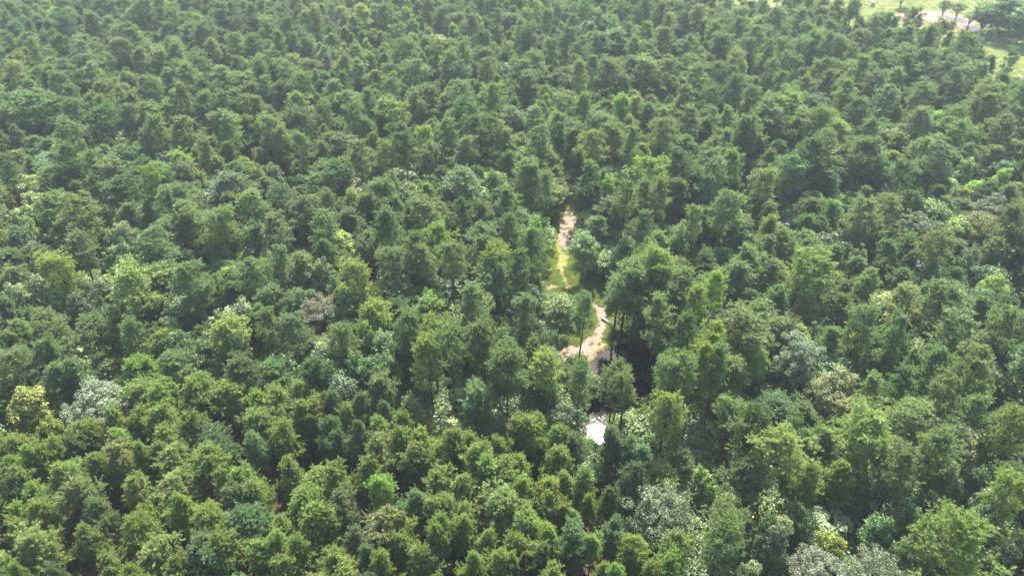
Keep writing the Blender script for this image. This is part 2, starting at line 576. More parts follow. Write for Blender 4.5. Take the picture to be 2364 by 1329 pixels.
# bottom right: tall pines with leafy trees between them
tile(1180, 880, 2.96, '''My1180,190,340 My1090,90,260 Md1420,40,230 Mm1640,210,240 Bg1360,810,260 Mm1480,960,340 Be1560,750,210 Mm930,420,170''')
tile(1664, 850, 2.774, '''My360,400,430 Md200,280,210 Ym560,640,190 My1000,280,380 Mm1200,200,310 Mm1220,520,310 Mm1440,390,280 My1880,260,230
My1910,660,230 Yy800,625,260 Bo590,70,150 Bp80,780,170 Be400,1000,220 Bp1000,1040,140 Bp260,1220,190 Mm60,900,210 Bp1560,130,170
Mm1700,170,230 Yy640,840,210 Bd850,840,220 Bd1090,900,220 Bd1300,880,200 Bo380,880,180 Bm1480,560,200 Bd1750,560,220 Bd1700,820,240 Bp1800,730,190
Bm1250,1090,170 Bd930,1170,170 Bm520,960,160 Bd1100,1040,200 Bd300,880,160 Be1900,1120,220 Md50,330,200 Bm600,920,180 Yo720,900,170
Bd600,400,200 Bd480,250,210 Mm40,180,230 Mm1000,60,210 Md1180,40,200 Mm1430,60,210''')
# left, behind the plantation
tile(0, 440, 2.953, '''Mm290,30,270 Mm1290,80,310 Mb1050,280,290 Bg820,420,220 My870,550,390 Mm1310,480,290 Mm1700,460,270 Bg550,140,130 Bp790,200,210
Mm480,310,260 Mm1480,110,260 My380,420,260 Bp1540,750,290 Bb1200,700,230 My1560,890,290 Bb1340,950,250 Mm900,910,210 Yy1080,960,210 Yy1200,1010,180
Mm560,890,330 Mm280,860,290 Yb60,740,200 Bp660,570,190 Bm350,660,210 Ym100,870,210 Mm100,1100,270 Ym350,1200,220 Yb480,1160,200 Yg880,1180,260
Yg1010,1160,150 Yg1360,1270,210 Ym60,980,180 Bm160,140,130 Be60,200,190 Yd1740,700,180 Ym1740,790,170 Bp250,560,200 Bp60,610,210 Be480,690,180
Bp1130,820,160 Bm1450,300,180 Bp1250,360,150 Mm1690,20,240 Bb720,760,170 Bd640,480,150 Bd760,340,200 Be190,330,200 By1500,480,150 Md1610,1000,200
Bd1180,920,190 Bd690,930,170''')
tile(590, 440, 2.953, '''Mm470,30,210 Mb320,60,230 Mm430,180,210 Md850,140,240 Mm140,160,230 By590,260,230 Be720,290,170 Mm1070,300,180 My1230,230,250
Mm940,370,230 My710,480,230 Mb130,420,210 Bg750,610,260 Mm1110,380,210 Mm1340,400,260 Mm1530,300,170 My1670,370,270 Yy40,470,160 Bb260,610,210
Mm100,670,260 Mp1460,640,260 My830,760,250 Mm1200,740,260 Mm1050,850,270 My1200,890,240 Mm1340,960,260 Mm1560,930,230 Mm1700,1040,230 Mm1680,520,310
Mm600,900,250 Mb240,860,270 Bp400,1030,270 Bb840,920,240 Bg750,900,140 My1160,1030,250 Mm60,800,210 By600,620,160 Bg1180,680,110 Bt130,310,210
Bb420,470,200 Yb960,40,160 Yb1100,30,170 Md1430,60,170 Ym1250,90,180 Ym1580,90,170 Mb1740,190,170 Bd700,160,170 Bd520,540,170 Bt60,380,150
Bp980,560,200 Yd1050,120,150 Yb1350,170,160 Bm640,1060,180 Bd780,1090,200 Bb900,1090,170''')
# along the track and round the pond
tile(1100, 380, 3.908, '''Mm500,30,260 Mm270,190,270 Md330,490,190 Bg520,430,160 Mm500,600,310 My180,730,310 Md720,130,170 Mm960,90,210 Bg1230,50,160
Mm1340,180,160 Mm1520,170,210 Mm1300,400,180 Mb1510,420,230 Mm1600,690,210 Mm1370,890,310 My1660,810,260 My1800,900,210 Mm1900,970,260 My2200,960,210
Bg820,1150,230 Be520,1070,260 Bp650,1130,160 Mb640,60,170 Bb1100,400,190 Mb400,770,170 Bb990,440,130 Md1090,600,150 Bp1850,470,230 Mm1990,400,200
Mm1700,120,200 Bb1200,900,190 My2000,1080,240 Mb1480,960,260 Md1250,1010,200 Mm1700,900,230''')
tile(1100, 680, 3.02, '''Ym400,340,150 My500,430,260 Mm730,490,190 Mm980,475,170 Mm1080,590,210 Mm960,610,170 Bt690,400,190 Bt850,470,130 Mm1430,460,270
Mm1380,470,180 Mm1650,640,260 My1650,220,210 My1580,330,230 Mm1710,400,210 Mm210,360,290 Mm60,220,210 Bp600,720,260 Bp790,790,160 Bd590,20,260
Ym370,860,220 Ym600,950,140 Bd1110,960,150 Mm750,20,190 Md1000,20,250 Md1150,10,250 Mm1280,30,220 Md1480,130,210 Mb330,20,220''')
# right, middle distance
tile(1764, 440, 2.953, '''Bp580,210,150 Mm690,50,240 Mm870,40,230 My340,460,350 Bb1540,660,210 By1590,520,210 Mo1090,640,340 Mm730,790,210
Mm1720,100,230 Mm1230,300,240 By40,1050,130 Ym900,1130,250 Ym1050,1110,170 Mm1210,1070,240 Mm1360,870,290 Yb560,370,130 Ym450,390,170 Ym170,280,190
Ym60,330,190 Ym300,340,190 Bd680,330,180 Bd1430,380,190 Yb660,470,190 Yb830,490,190 Yb1030,430,170 Ym1000,560,200 Ym1150,540,200 Ym560,620,200
Ym740,560,170 Yb60,480,190 By1480,290,180 By1240,570,170 Bg1680,760,180 Bo1350,640,170 Ym1450,740,190 Mm1700,830,230 Bb770,1060,130 Mb960,860,190
Ym560,740,190 Ym90,670,210 Yb840,950,190 Yo640,1010,190 Ym420,950,170 Bd130,1100,150 Mm1560,1090,260 Yb1180,900,210 Bo1130,170,210 Ym1050,50,150
Ym330,60,190 Ym470,80,190 Yd400,190,200 Yd330,190,170 Be1250,80,170''')
tile(1700, 250, 2.658, '''Mm100,60,180 Mm330,290,220 Mm220,360,150 Mm820,190,230 Mm1150,200,190 Mm1390,90,200 Be600,310,210 Bg1460,270,120 Bg1650,330,130
Mm570,140,180 Mb200,10,200 Bt900,100,240 Mm1150,20,190 Ym800,490,160 Mm1700,60,180 Bt1270,210,150 Bd1310,300,130''')
# far right, in front of the meadow
tile(1650, 0, 3.311, '''Mm950,10,180 Mb1070,5,130 Bg840,30,190 Md900,160,170 Mb910,270,200 Mm1120,240,220 Mb1570,75,160 Mb1310,90,150 Bt1780,130,190
Mb1440,220,220 Mm1940,260,180 Mm1300,390,220 Bm1690,360,200 Mb1520,210,170 Mb2150,205,130 Md2330,350,170 Mb1880,540,200 Mm2050,500,260 Mm1620,640,220
Mb2170,660,210 Mm1430,540,170 Mm1110,440,180 Mb590,420,190 Mb690,290,200 Mb630,60,150 Mm530,200,130 Mb470,60,150 Mb360,10,120 Mm230,20,110 Mb110,5,110
Mb80,80,150 Mb60,270,180 Mb190,140,150 Mb180,450,110 Mm740,590,200 Mb430,820,250 Bo620,690,190 Bp1320,950,260 Mm1010,620,200 Mb910,540,170
Mb1290,130,120 Mb1490,370,150 Bg1680,830,190 Bo1540,760,200 Md2290,370,120''')
tile(1180, 0, 2.953, '''Mm70,400,240 Mb700,200,260 Mb600,240,190 Md1240,20,150 Md370,200,190 Md130,170,180 Mg50,130,110 Bt230,310,130 Md780,40,140
Bt1030,170,210 Mb1220,240,160 Mm950,400,230 Mb1080,420,200 Mg770,660,150 Mm1180,740,210 Mm1040,830,210 Mm640,760,230 Mm520,850,200 Mm820,880,180
Mm1470,740,170 Mm1480,890,170 Mm1510,1030,210 Mm120,1080,200 Bp270,770,170 Bs370,480,110 Bg680,1160,130 My970,1090,260 Ym910,1250,150 Mm1620,820,190
Mb1750,700,160 Mb1650,480,140 Mb1530,520,160 Mb1420,430,160 By560,20,170 By500,130,180 Mb850,400,170 Mm390,660,200 Mm510,640,170 Mb300,20,130
Mb430,40,120 Mb700,60,140 Mb150,500,170 Mb1450,240,160 Mb1640,600,150 Mm200,880,200''')
tile(500, 0, 3.323, '''By1680,250,200 By1130,280,95 Bp1890,320,160 Be2100,230,190 By2250,290,140 Bt2000,460,130 Bt1500,240,120 Mb1940,120,140
Md590,260,160 Md260,270,160 Mm960,440,180 Mb1020,130,180 Mb1370,200,160 Mg600,720,240 Mm870,640,180 Mm1040,810,180 Mm1130,900,180 Mm1490,720,180
My1370,780,240 Mm1900,1040,210 Mm2200,1000,210 My1600,960,160 Mm1600,1100,210 Mm1280,1110,210 Mb650,1030,160 Bp430,1210,180 Bt280,1220,180
Mb340,590,150 Md60,30,170 Mb500,50,160 Mb680,90,180 Mb1270,40,160 Md1700,60,150 Md2150,80,120 Bg2300,60,130 Mm520,490,200 Mm640,590,180
Mm150,690,200 Mm250,750,190 Mm80,880,220 Mm430,900,210 Mm480,1000,180 Mb1850,470,170 Mb1640,640,210 Mm2100,650,210 Mm2130,910,200
Mm1080,1090,190 Mm780,800,190 Mb1160,700,170 Bt960,340,130 Bs2240,480,140''')
tile(0, 0, 2.953, '''Md1500,20,170 Md1700,250,160 Bt220,200,170 Bp60,240,160 Mb430,420,150 Mb820,250,180 Mb740,120,140 Mm1070,340,180 Mp1180,280,160
Mm1210,430,160 Mm1510,470,180 Mm980,530,180 Mm1190,620,190 Mm1000,700,230 Md680,740,230 Mg680,660,120 Mm470,590,150 Mm180,650,260 Mo60,440,160
Mm1480,770,240 Mm1260,800,210 Mm1430,280,130 Bg440,930,210 Bg550,920,110 Mp750,1100,290 Mg1190,1040,210 Mg1030,1150,190 Mm580,1030,180 Md1100,60,150
Bt470,150,150 Mm170,550,160 Mb480,690,190 Mm1040,800,180 Mb1620,650,170 Mm1380,640,190 Mb900,60,160 Mb630,90,150 Mb1280,170,180 Mb1340,380,170
Mb560,380,180 Bt940,350,130 Bb450,290,120 Bb1600,360,140 Mm440,810,190 Mm1420,960,170''')

# trees one would remember
def special(kind, px, py, w, tint, h, label, lean=None):
    put(kind, px, py, w, tint, h, label, True, lean)


special('B', 44, 897, 112, 'yellow', 13, 'golden yellow tree at the left edge beside the silver-leaved crown')
special('B', 36, 945, 84, 'yellow', 9.5, 'lower front half of the golden foliage at the left edge')
special('B', 92, 947, 70, 'yellow', 10.5, 'lower yellow tree crown squeezed between the big golden tree and the silver one')
special('S', 205, 884, 142, 'silvery', 13.5, 'broad silvery white crown next to the golden tree at the left')
special('S', 2050, 850 + 1175 / 2.774, 118, 'silvery', 12.5, 'wide silvery crown at the bottom edge below the tall right-hand pines')
special('S', 1664 + 650 / 2.774, 850 + 1225 / 2.774, 118, 'silvery', 12, 'silvery crown at the bottom edge just left of the yellow shrubby tree')
special('B', 1664 + 740 / 2.774, 850 + 1050 / 2.774, 62, 'yellow', 11.5, 'slim yellow tree standing between two silvery crowns at the bottom edge')
special('S', 1764 + 290 / 2.953, 440 + 1000 / 2.953, 112, 'silvery', 15, 'large pale blue-silver crown right of the pond above an olive tree')
special('S', 1664 + 770 / 2.774, 850 + 5, 120, 'straw-coloured', 14.5, 'big olive-straw crown just below the pale blue-silver tree')
special('S', 1764 + 1090 / 2.953, 440 + 140 / 2.953, 100, 'grey-green', 14, 'round grey-green domed crown in the right-hand woods')
special('S', 1764 + 1520 / 2.953, 440 + 140 / 2.953, 82, 'straw-coloured', 14, 'pale cream flowering crown beside the yellow-green tree at the right')
special('B', 1764 + 1350 / 2.953, 440 + 165 / 2.953, 64, 'yellow-green', 13, 'bright yellow-green tree between the grey dome and the cream crown')
special('S', 1764 + 1590 / 2.953, 440 + 15 / 2.953, 66, 'silvery', 13, 'small silvery crown above the cream flowering tree at the right')
special('S', 590 + 420 / 2.953, 440 + 705 / 2.953, 90, 'grey-brown', 13.5, 'bare-looking grey round crown left of the pond among green pines')
special('S', 1180 + 1010 / 2.96, 880 + 745 / 2.96, 160, 'grey-green', 13.5, 'wide grey-green oak crown below the pond, many rounded clumps')
special('B', 1180 + 1345 / 2.96, 880 + 625 / 2.96, 44, 'yellow-green', 9.5, 'small lime-yellow crown below the big pine right of the sun glint')
special('L', 1100 + 985 / 3.908, 380 + 570 / 3.908, 72, 'pale green', 12, 'rounded pale tree leaning over the sandy track from the right')
special('S', 1820, 610, 34, 'straw-coloured', 11.5, 'small pinkish flowering crown in the right middle woods')
special('D', 750, 124, 34, 'grey-brown', 16.5, 'dead pine with brown needles standing in the far green woods')
special('D', 765, 16, 42, 'grey-brown', 18, 'leafless grey dead pine near the top edge')
special('D', 1742, 146, 22, 'grey-brown', 12, 'small pale dead snag below the far white pond')
special('M', 1664 + 1560 / 2.774, 850 + 890 / 2.774, 165, 'yellow-green', 20, 'broad pine with a bare grey top at the lower right corner')
special('M', 1436, 222, 50, 'bright green', 19, 'lone pine with a vine-wrapped trunk beyond the end of the track')
special('M', 2292, 200, 66, 'mid green', 20, 'leaning pine with a thick vine-wrapped trunk near the right edge')
special('M', 1764 + 1000 / 2.953, 440 + 650 / 2.953, 80, 'olive green', 18, 'olive pine with a vine-wrapped trunk in the right middle woods')
special('M', 1100 + 740 / 3.02, 680 + 20 / 3.02, 62, 'mid green', 17, 'solitary pine with bare trunk on the sandy bank at the pond')
special('L', 2250, 20, 40, 'yellow', 6.5, 'rounded yellow-green bush on the far bank of the brown pond')
special('L', 2190, -4, 34, 'mid green', 7, 'loose green tree at the upper bank of the brown pond')
special('L', 2222, 2, 36, 'olive green', 7, 'thin olive tree between the pond and the yellow bush')
special('L', 2296, -8, 76, 'mid green', 13, 'leafy tree at the meadow edge behind the yellow bush')
special('L', 2340, -22, 96, 'deep green', 17, 'big dark tree casting shade on the meadow, top right corner')
special('L', 2385, 10, 90, 'deep green', 14, 'dark tree cut by the right edge beside the meadow')
special('S', 2289, 58, 38, 'deep green', 12, 'lone dark tree standing in the meadow by the pond end')
special('L', 2100, -52, 40, 'deep green', 12, 'tree beyond the meadow whose shadow falls by the vehicle')

special('L', 2302, 28, 64, 'deep green', 7, 'low dark foliage below the leafy tree at the meadow edge')
special('L', 2350, 26, 84, 'deep green', 8, 'low dark foliage under the big tree at the top right corner')
special('M', 1424, 834, 58, 'mid green', 15, 'round-topped pine growing in front of the dark pond')
special('M', 1459, 873, 68, 'mid green', 16.5, 'bare-stemmed pine standing in the near part of the pond')
special('M', 1421, 884, 44, 'mid green', 12, 'slender pine between the bright water streak and the bare-stemmed pond pine')
special('M', 1340, 842, 58, 'mid green', 15.5, 'pine just left of the bright water streak, its stem showing')
special('M', 1264, 822, 84, 'yellow-green', 17, 'wide light pine left of the sandy bank with a dark stem')
special('L', 1335, 812, 58, 'straw-coloured', 5, 'low straw-grey shrubby tree on the sandy bank by the water')
special('L', 1372, 862, 32, 'straw-coloured', 5, 'small brownish leafy tree leaning over the pale end of the pond')
special('M', 1452, 604, 100, 'mid green', 18.5, 'full dark-sided pine, first of the tall group right of the track')
special('M', 1522, 584, 90, 'yellow-green', 19.5, 'highest pine of the tall group right of the track')
special('M', 1562, 628, 94, 'mid green', 17, 'pine at the right side of the tall group above the pond')
special('M', 1500, 652, 100, 'deep green', 14.5, 'dark full pine in the middle of the tall group above the pond')
special('M', 1428, 664, 74, 'deep green', 12, 'dark pine at the left foot of the tall group, shading the track')
special('Y', 1436, 1010, 46, 'blue-green', 11.5, 'slim blue-green young pine immediately right of the sun glint')
special('B', 1290, 674, 96, 'mid green', 14.5, 'large dark green leafy tree between the track bend and the sandy bank')

# ------------------------------------------------------------------ zones and the rest of the forest


def poly_mask(pts, P):
    """points inside polygon"""
    P = np.atleast_2d(P)
    x, y = P[:, 0], P[:, 1]
    ins = np.zeros(len(P), bool)
    n = len(pts)
    for i in range(n):
        x1, y1 = pts[i]
        x2, y2 = pts[(i + 1) % n]
        c = ((y1 > y) != (y2 > y)) & (x < (x2 - x1) * (y - y1) / (y2 - y1 + 1e-12) + x1)
        ins ^= c
    return ins


def gpoly(px):
    return [tuple(at(a, b)[:2]) for a, b in px]


POND_PX = [(1360, 838), (1376, 820), (1398, 804), (1425, 792), (1465, 789), (1500, 802), (1524, 836), (1532, 880), (1520, 925), (1496, 950), (1452, 962),
           (1422, 980), (1412, 1006), (1402, 1024), (1376, 1034), (1350, 1026), (1340, 1005), (1348, 975), (1354, 940), (1364, 900), (1362, 866)]
BROWN_PX = [(2058, 40), (2100, 31), (2150, 27), (2190, 28), (2225, 42), (2250, 57), (2285, 65), (2307, 78), (2290, 84), (2250, 82), (2215, 73), (2180, 60), (2130, 49), (2090, 52), (2065, 52)]
WHITE_PX = [(1722, 14), (1760, 11), (1800, 15), (1806, 24), (1770, 25), (1730, 22)]
MEADOW_PX = [(1640, 45), (1820, 62), (1980, 108), (2080, 150), (2180, 190), (2270, 230), (2330, 262), (2460, 330), (2640, 120), (2560, -120), (1660, -120), (1600, -10)]
TRACK_PX = [(1317, 452), (1316, 466), (1315, 482), (1315, 500), (1310, 540), (1304, 580), (1297, 620), (1306, 655), (1340, 688), (1384, 712), (1392, 745), (1376, 778), (1350, 806), (1300, 818), (1230, 812), (1150, 800), (1060, 806)]
TRACK_W = [1.6, 2.2, 3.4, 5.0, 5.0, 3.0, 1.3, 1.2, 1.4, 2.4, 2.5, 3.4, 5.4, 5.0, 3.6, 3.0, 3.0]
VERGE_W = [2.8, 3.4, 4.0, 5.2, 6.4, 7.6, 10.0, 11.0, 10.4, 8.5, 7.5, 7.5, 8.5, 7.0, 5.0, 4.5, 4.5]
POND, BROWN, WHITE, MEADOW = gpoly(POND_PX), gpoly(BROWN_PX), gpoly(WHITE_PX), gpoly(MEADOW_PX)
TRACK = np.array([at(a, b)[:2] for a, b in TRACK_PX])

# spots of bare ground or water that the photograph shows between the crowns
CLEAR = [(1305, 505), (1325, 508), (1303, 530), (1322, 530), (1300, 555), (1315, 560), (1292, 600), (1300, 608), (1280, 625), (1300, 625),
         (1275, 650), (1295, 650), (1320, 645), (1330, 655), (1295, 670), (1345, 690), (1370, 690), (1390, 705), (1395, 725), (1388, 750), (1382, 775), (1340, 800), (1355, 815), (1365, 790), (1370, 640),
         (1385, 820), (1400, 810), (1430, 805), (1460, 815), (1480, 830), (1500, 850), (1460, 845), (1490, 870), (1500, 890), (1395, 880), (1392, 910), (1394, 940), (1370, 995), (1382, 1005), (1395, 1010),
         (190, 1278), (382, 1208), (548, 1012),
         (742, 1060), (1240, 1110), (470, 1150), (930, 1110), (1105, 1210), (290, 1180), (640, 1165), (1385, 1140), (345, 600), (225, 605), (2290, 110), (2330, 110), (2340, 140), (2350, 90), (2320, 130), 
         (2020, 20), (2050, 20), (2210, 50), (2250, 70), (2280, 75), (2000, 40), (2030, 35), (1745, 16), (1775, 18), (1700, 10), (2080, 28), (2150, 10), (2014, 8), (2350, 165)]
ZL = np.arange(1.0, 22.0, 1.0)
CR = np.array([[at(a, b, z) for z in ZL] for a, b in CLEAR])      # k,z,3


SUNNY = [(1270, 632), (1320, 650), (1312, 664), (1292, 606), (1283, 668), (1305, 505), (1325, 508), (1312, 530), (1305, 555), (1285, 625), (1300, 640), (1275, 650), (1295, 665), (1392, 715), (1388, 750), (1345, 800), (1360, 812), (1340, 815)]
extra_ = []


def sun_line(p):
    return [p + np.array(SUN) * ((z - p[2]) / SUN.z) if z > p[2] else np.array([1e6, 1e6, z]) for z in ZL]


for a, b in SUNNY + [(1368, 1000), (1382, 1005), (1394, 1008), (1384, 992)]:
    extra_.append(sun_line(at(a, b)))
for a, b in [(1392, 862), (1392, 885), (1390, 910), (1390, 935), (1388, 960), (1376, 826), (1388, 815), (1400, 806)]:
    d_ = ray(a, b)
    p_ = at(a, b, .06)
    extra_.append([p_ + np.array([d_[0], d_[1], -d_[2]]) * ((z - .06) / -d_[2]) for z in ZL])
for t in TREES:
    if t['label']:
        full = t['kind'] in 'BSL'
        for dx, dy, fz in ((0, 0, .72), (.6, 0, .72), (-.6, 0, .72), (0, -.6, .72)) if full else ((0, 0, .7), (0, 0, .9)):
            c = np.array([t['x'] + dx * t['r'], t['y'] + dy * t['r'], t['h'] * fz])
            if full:
                extra_.append(sun_line(c))
            vv = np.array([0, 0, CAM_H]) - c
            extra_.append([c + vv * ((z - c[2]) / vv[2]) if z > c[2] else np.array([1e6, 1e6, z]) for z in ZL])
CR = np.concatenate([CR, np.array(extra_)])


def blocks(x, y, h, r, cb):
    zz = (ZL > cb) & (ZL < h)
    if not zz.any():
        return False
    d = np.hypot(CR[:, zz, 0] - x, CR[:, zz, 1] - y)
    return bool((d < r * .95).any())


def track_dist(P):
    P = np.atleast_2d(P)
    best = np.full(len(P), 1e9)
    for i in range(len(TRACK) - 1):
        a, b = TRACK[i], TRACK[i + 1]
        ab = b - a
        t = np.clip(((P - a) @ ab) / (ab @ ab), 0, 1)
        best = np.minimum(best, np.linalg.norm(P - (a + t[:, None] * ab), axis=1) - (VERGE_W[i] / 2 + (VERGE_W[i + 1] - VERGE_W[i]) / 2 * t))
    return best


PLANT_PX = [(-400, 1010), (270, 905), (520, 905), (760, 935), (1000, 1010), (1200, 985), (1330, 1040), (1450, 1110), (1600, 1230), (1640, 1500), (1640, 1900), (-900, 1900)]
TREES = [t for t in TREES if t['label'] or not blocks(t['x'], t['y'], t['h'], t['r'] * .68, t['h'] * (.42 if t['kind'] == 'M' else .25))]


class Grid:
    def __init__(s, c):
        s.c, s.d = c, {}

    def add(s, x, y, r):
        s.d.setdefault((int(x // s.c), int(y // s.c)), []).append((x, y, r))

    def free(s, x, y, r):
        i, j = int(x // s.c), int(y // s.c)
        for a in (i - 1, i, i + 1):
            for b in (j - 1, j, j + 1):
                for (u, v, q) in s.d.get((a, b), ()):
                    if (u - x) ** 2 + (v - y) ** 2 < (r + q) ** 2 / 4 * 1.0:
                        return False
        return True


grid = Grid(9.0)
SEP = {'M': 4.9, 'Y': 3.4, 'B': 4.3, 'S': 6.2, 'L': 6.2, 'D': 3.0, 'U': 2.0}
for t in TREES:
    grid.add(t['x'], t['y'], SEP[t['kind']] * (.85 + .25 * min(1.5, t['r'] / KINDS[t['kind']].R)))

# candidate places over everything the camera could see, with a margin
N_C = 120000


def pick(names, w):
    return names[int(np.searchsorted(np.cumsum(w), RNG.random() * sum(w) * .9999))]


cy_ = RNG.uniform(28, 430, N_C)
cx_ = RNG.uniform(-1, 1, N_C) * (cy_ * .86 + 62)
PC = np.stack([cx_, cy_], 1)
bad = poly_mask(POND, PC) | (track_dist(PC) < 0.8) | poly_mask(MEADOW, PC)
PC = PC[~bad]
FILL = []
A13 = np.array([pix(x, y, 13)[:2] for x, y in PC])
INP = poly_mask(PLANT_PX, A13)
UU = RNG.random((len(PC), 3))
for (x, y), (ax, ay), inplant, (u, uh, ur) in zip(PC, A13, INP, UU):
    if inplant:
        kind, sep, h, r = 'Y', 3.2, 10.2 + 3.4 * uh, 2.0 + 1.2 * ur
        tint = pick(['fresh green', 'mid green', 'deep green', 'yellow-green', 'blue-green', 'olive green'], (.4, .14, .08, .18, .08, .12))
    else:
        fs = 1.0 if y < 120 else max(.87, 1 - (y - 120) / 600)     # the far stand is younger and closer-set
        pb = .30 if (ax > 1500 and ay > 380) else (.20 if ay > 330 else .09)
        if u < .32:
            kind, sep, h, r = 'M', 5.0 * fs, 14 + 6.5 * uh, (2.5 + 2.1 * ur) * fs
            tint = pick(['deep green', 'mid green', 'blue-green', 'yellow-green'], (.24, .46, .24, .06))
        elif u < .32 + pb:
            kind, sep, h, r = 'B', 3.9 * fs, 6.5 + 7.5 * uh, (2.2 + 2.2 * ur) * fs
            tint = pick(['mid green', 'deep green', 'pale green', 'bright green', 'olive green', 'grey-green', 'straw-coloured', 'yellow-green'], (.26, .24, .14, .06, .12, .12, .03, .03))
        else:
            kind, sep, h, r = 'Y', 3.3 * fs, 8.5 + 6.5 * uh, (1.9 + 1.6 * ur) * fs
            tint = pick(['mid green', 'deep green', 'yellow-green', 'blue-green', 'olive green'], (.48, .2, .05, .2, .07))
    if not grid.free(x, y, sep):
        continue
    if blocks(x, y, h, r, h * (.42 if kind == 'M' else .25)):
        continue
    grid.add(x, y, sep)
    FILL.append(dict(kind=kind, x=x, y=y, h=h, r=r, tint=str(tint), hand=False, label=None, lean=None))

# the biggest in the picture of each kind stand as single things; the rest are the far mass of the forest
CAP = {'M': 300, 'Y': 300, 'B': 300, 'S': 300, 'L': 100, 'D': 50}
cnt = {}
for t in TREES:
    cnt[t['kind']] = cnt.get(t['kind'], 0) + 1


def shown(t):
    a = pix(t['x'], t['y'], t['h'])
    return a[0], a[1], t['r'] * FPX / a[2]


for t in TREES + FILL:
    t['ax'], t['ay'], t['spx'] = shown(t)
extra, MASS = [], []
hand_sorted = sorted(TREES, key=lambda t: (t['label'] is None, -t['spx']))
num = {}
SINGLE = []
for t in hand_sorted:
    if num.get(t['kind'], 0) < CAP[t['kind']]:
        num[t['kind']] = num.get(t['kind'], 0) + 1
        SINGLE.append(t)
    else:
        MASS.append(t)
for t in sorted(FILL, key=lambda t: -t['spx']):
    inside = 0 < t['ax'] < PW and 0 < t['ay'] < PH - 10
    if inside and num.get(t['kind'], 0) < CAP[t['kind']]:
        num[t['kind']] = num.get(t['kind'], 0) + 1
        SINGLE.append(t)
    else:
        MASS.append(t)
TRI = sum(len(m.polygons) for k in KINDS.values() for l in (k.whole, k.crown, k.trunk) for m in l if m)
print("tris", TRI);print('trees', len(TREES), 'fill', len(FILL), 'single', num, 'mass', len(MASS))


def tint_of(name, rng=RNG):
    c = np.array(TINTS[name]) * 3.4 * rng.uniform(.86, 1.16)   # half is reflected, half shines through
    c = c * (1 + rng.normal(size=3) * .035)
    return [float(max(.004, v)) for v in c]


# ------------------------------------------------------------------ ground, meadow, track, ponds


def link(name, me, parent=None, **props):
    o = bpy.data.objects.new(name, me)
    COL.objects.link(o)
    if parent is not None:
        o.parent = parent
    for k_, v_ in props.items():
        o[k_] = v_
    return o


def ground_sheet():
    def axis(lo, hi, n, far):
        a = np.linspace(lo, hi, n)
        return np.r_[-far, -far * .4, a, far * .4, far] if lo < 0 else np.r_[-far, -60, a, far * .4, far]
    xs = axis(-420, 420, 90, 4000.)
    ys = np.r_[-4000., -400, np.linspace(0, 460, 60), 1600, 4000.]
    X, Y = np.meshgrid(xs, ys)
    V = np.stack([X, Y, np.zeros_like(X)], -1).reshape(-1, 3)
    nx = len(xs)
    i = (np.arange(len(ys) - 1)[:, None] * nx + np.arange(nx - 1)[None]).ravel()
    F = np.stack([i, i + 1, i + nx + 1, i + nx], 1)
    return tri_mesh('ground', V, F, [M_FLOOR])


link('ground', ground_sheet(), kind='structure', label='brown pine straw forest floor showing between the trees')


def smooth_loop(P, n=4):
    P = np.array(P)
    for _ in range(n):
        Q = np.empty((len(P) * 2, 2))
        nx = np.roll(P, -1, 0)
        Q[0::2] = .75 * P + .25 * nx
        Q[1::2] = .25 * P + .75 * nx
        P = Q
    return P


def sheet(name, poly, z, mat, n=3, wob=0.0, **props):
    P = smooth_loop(poly, n)
    if wob:
        P = P + np.random.default_rng(3).normal(size=P.shape) * wob
    me = bpy.data.meshes.new(name)
    me.from_pydata([(x, y, z) for x, y in P], [], [tuple(range(len(P)))])
    me.materials.append(mat)
    me.update()
    return link(name, me, **props)


def bank(name, poly, w, top, mat, z_in, **props):
    P = smooth_loop(poly, 3)
    c = P.mean(0)
    tan = np.roll(P, -1, 0) - np.roll(P, 1, 0)
    nrm = unit(np.stack([tan[:, 1], -tan[:, 0]], 1))
    area = np.sum(P[:, 0] * np.roll(P[:, 1], -1) - np.roll(P[:, 0], -1) * P[:, 1])
    if area < 0:
        nrm = -nrm
    rg = np.random.default_rng(5)
    ww = w * (1 + .5 * np.sin(np.arange(len(P)) * .21) + .25 * rg.normal(size=len(P)))
    rows = [(-.5, z_in - .05), (0.1, z_in + .05), (.45, top), (1.0, .012)]
    V = np.concatenate([np.c_[P + nrm * (ww * f)[:, None] if f > 0 else P + nrm * f, np.full(len(P), z)] for f, z in rows])
    n = len(P)
    F = []
    for r in range(3):
        for i in range(n):
            F.append((r * n + i, r * n + (i + 1) % n, (r + 1) * n + (i + 1) % n, (r + 1) * n + i))
    return link(name, tri_mesh(name, V, np.array(F), [mat], smooth=True), **props)


sheet('meadow', MEADOW, .02, M_MEADOW, 2, .0, kind='structure', label='sunlit yellow-green meadow beyond the forest at the top right')


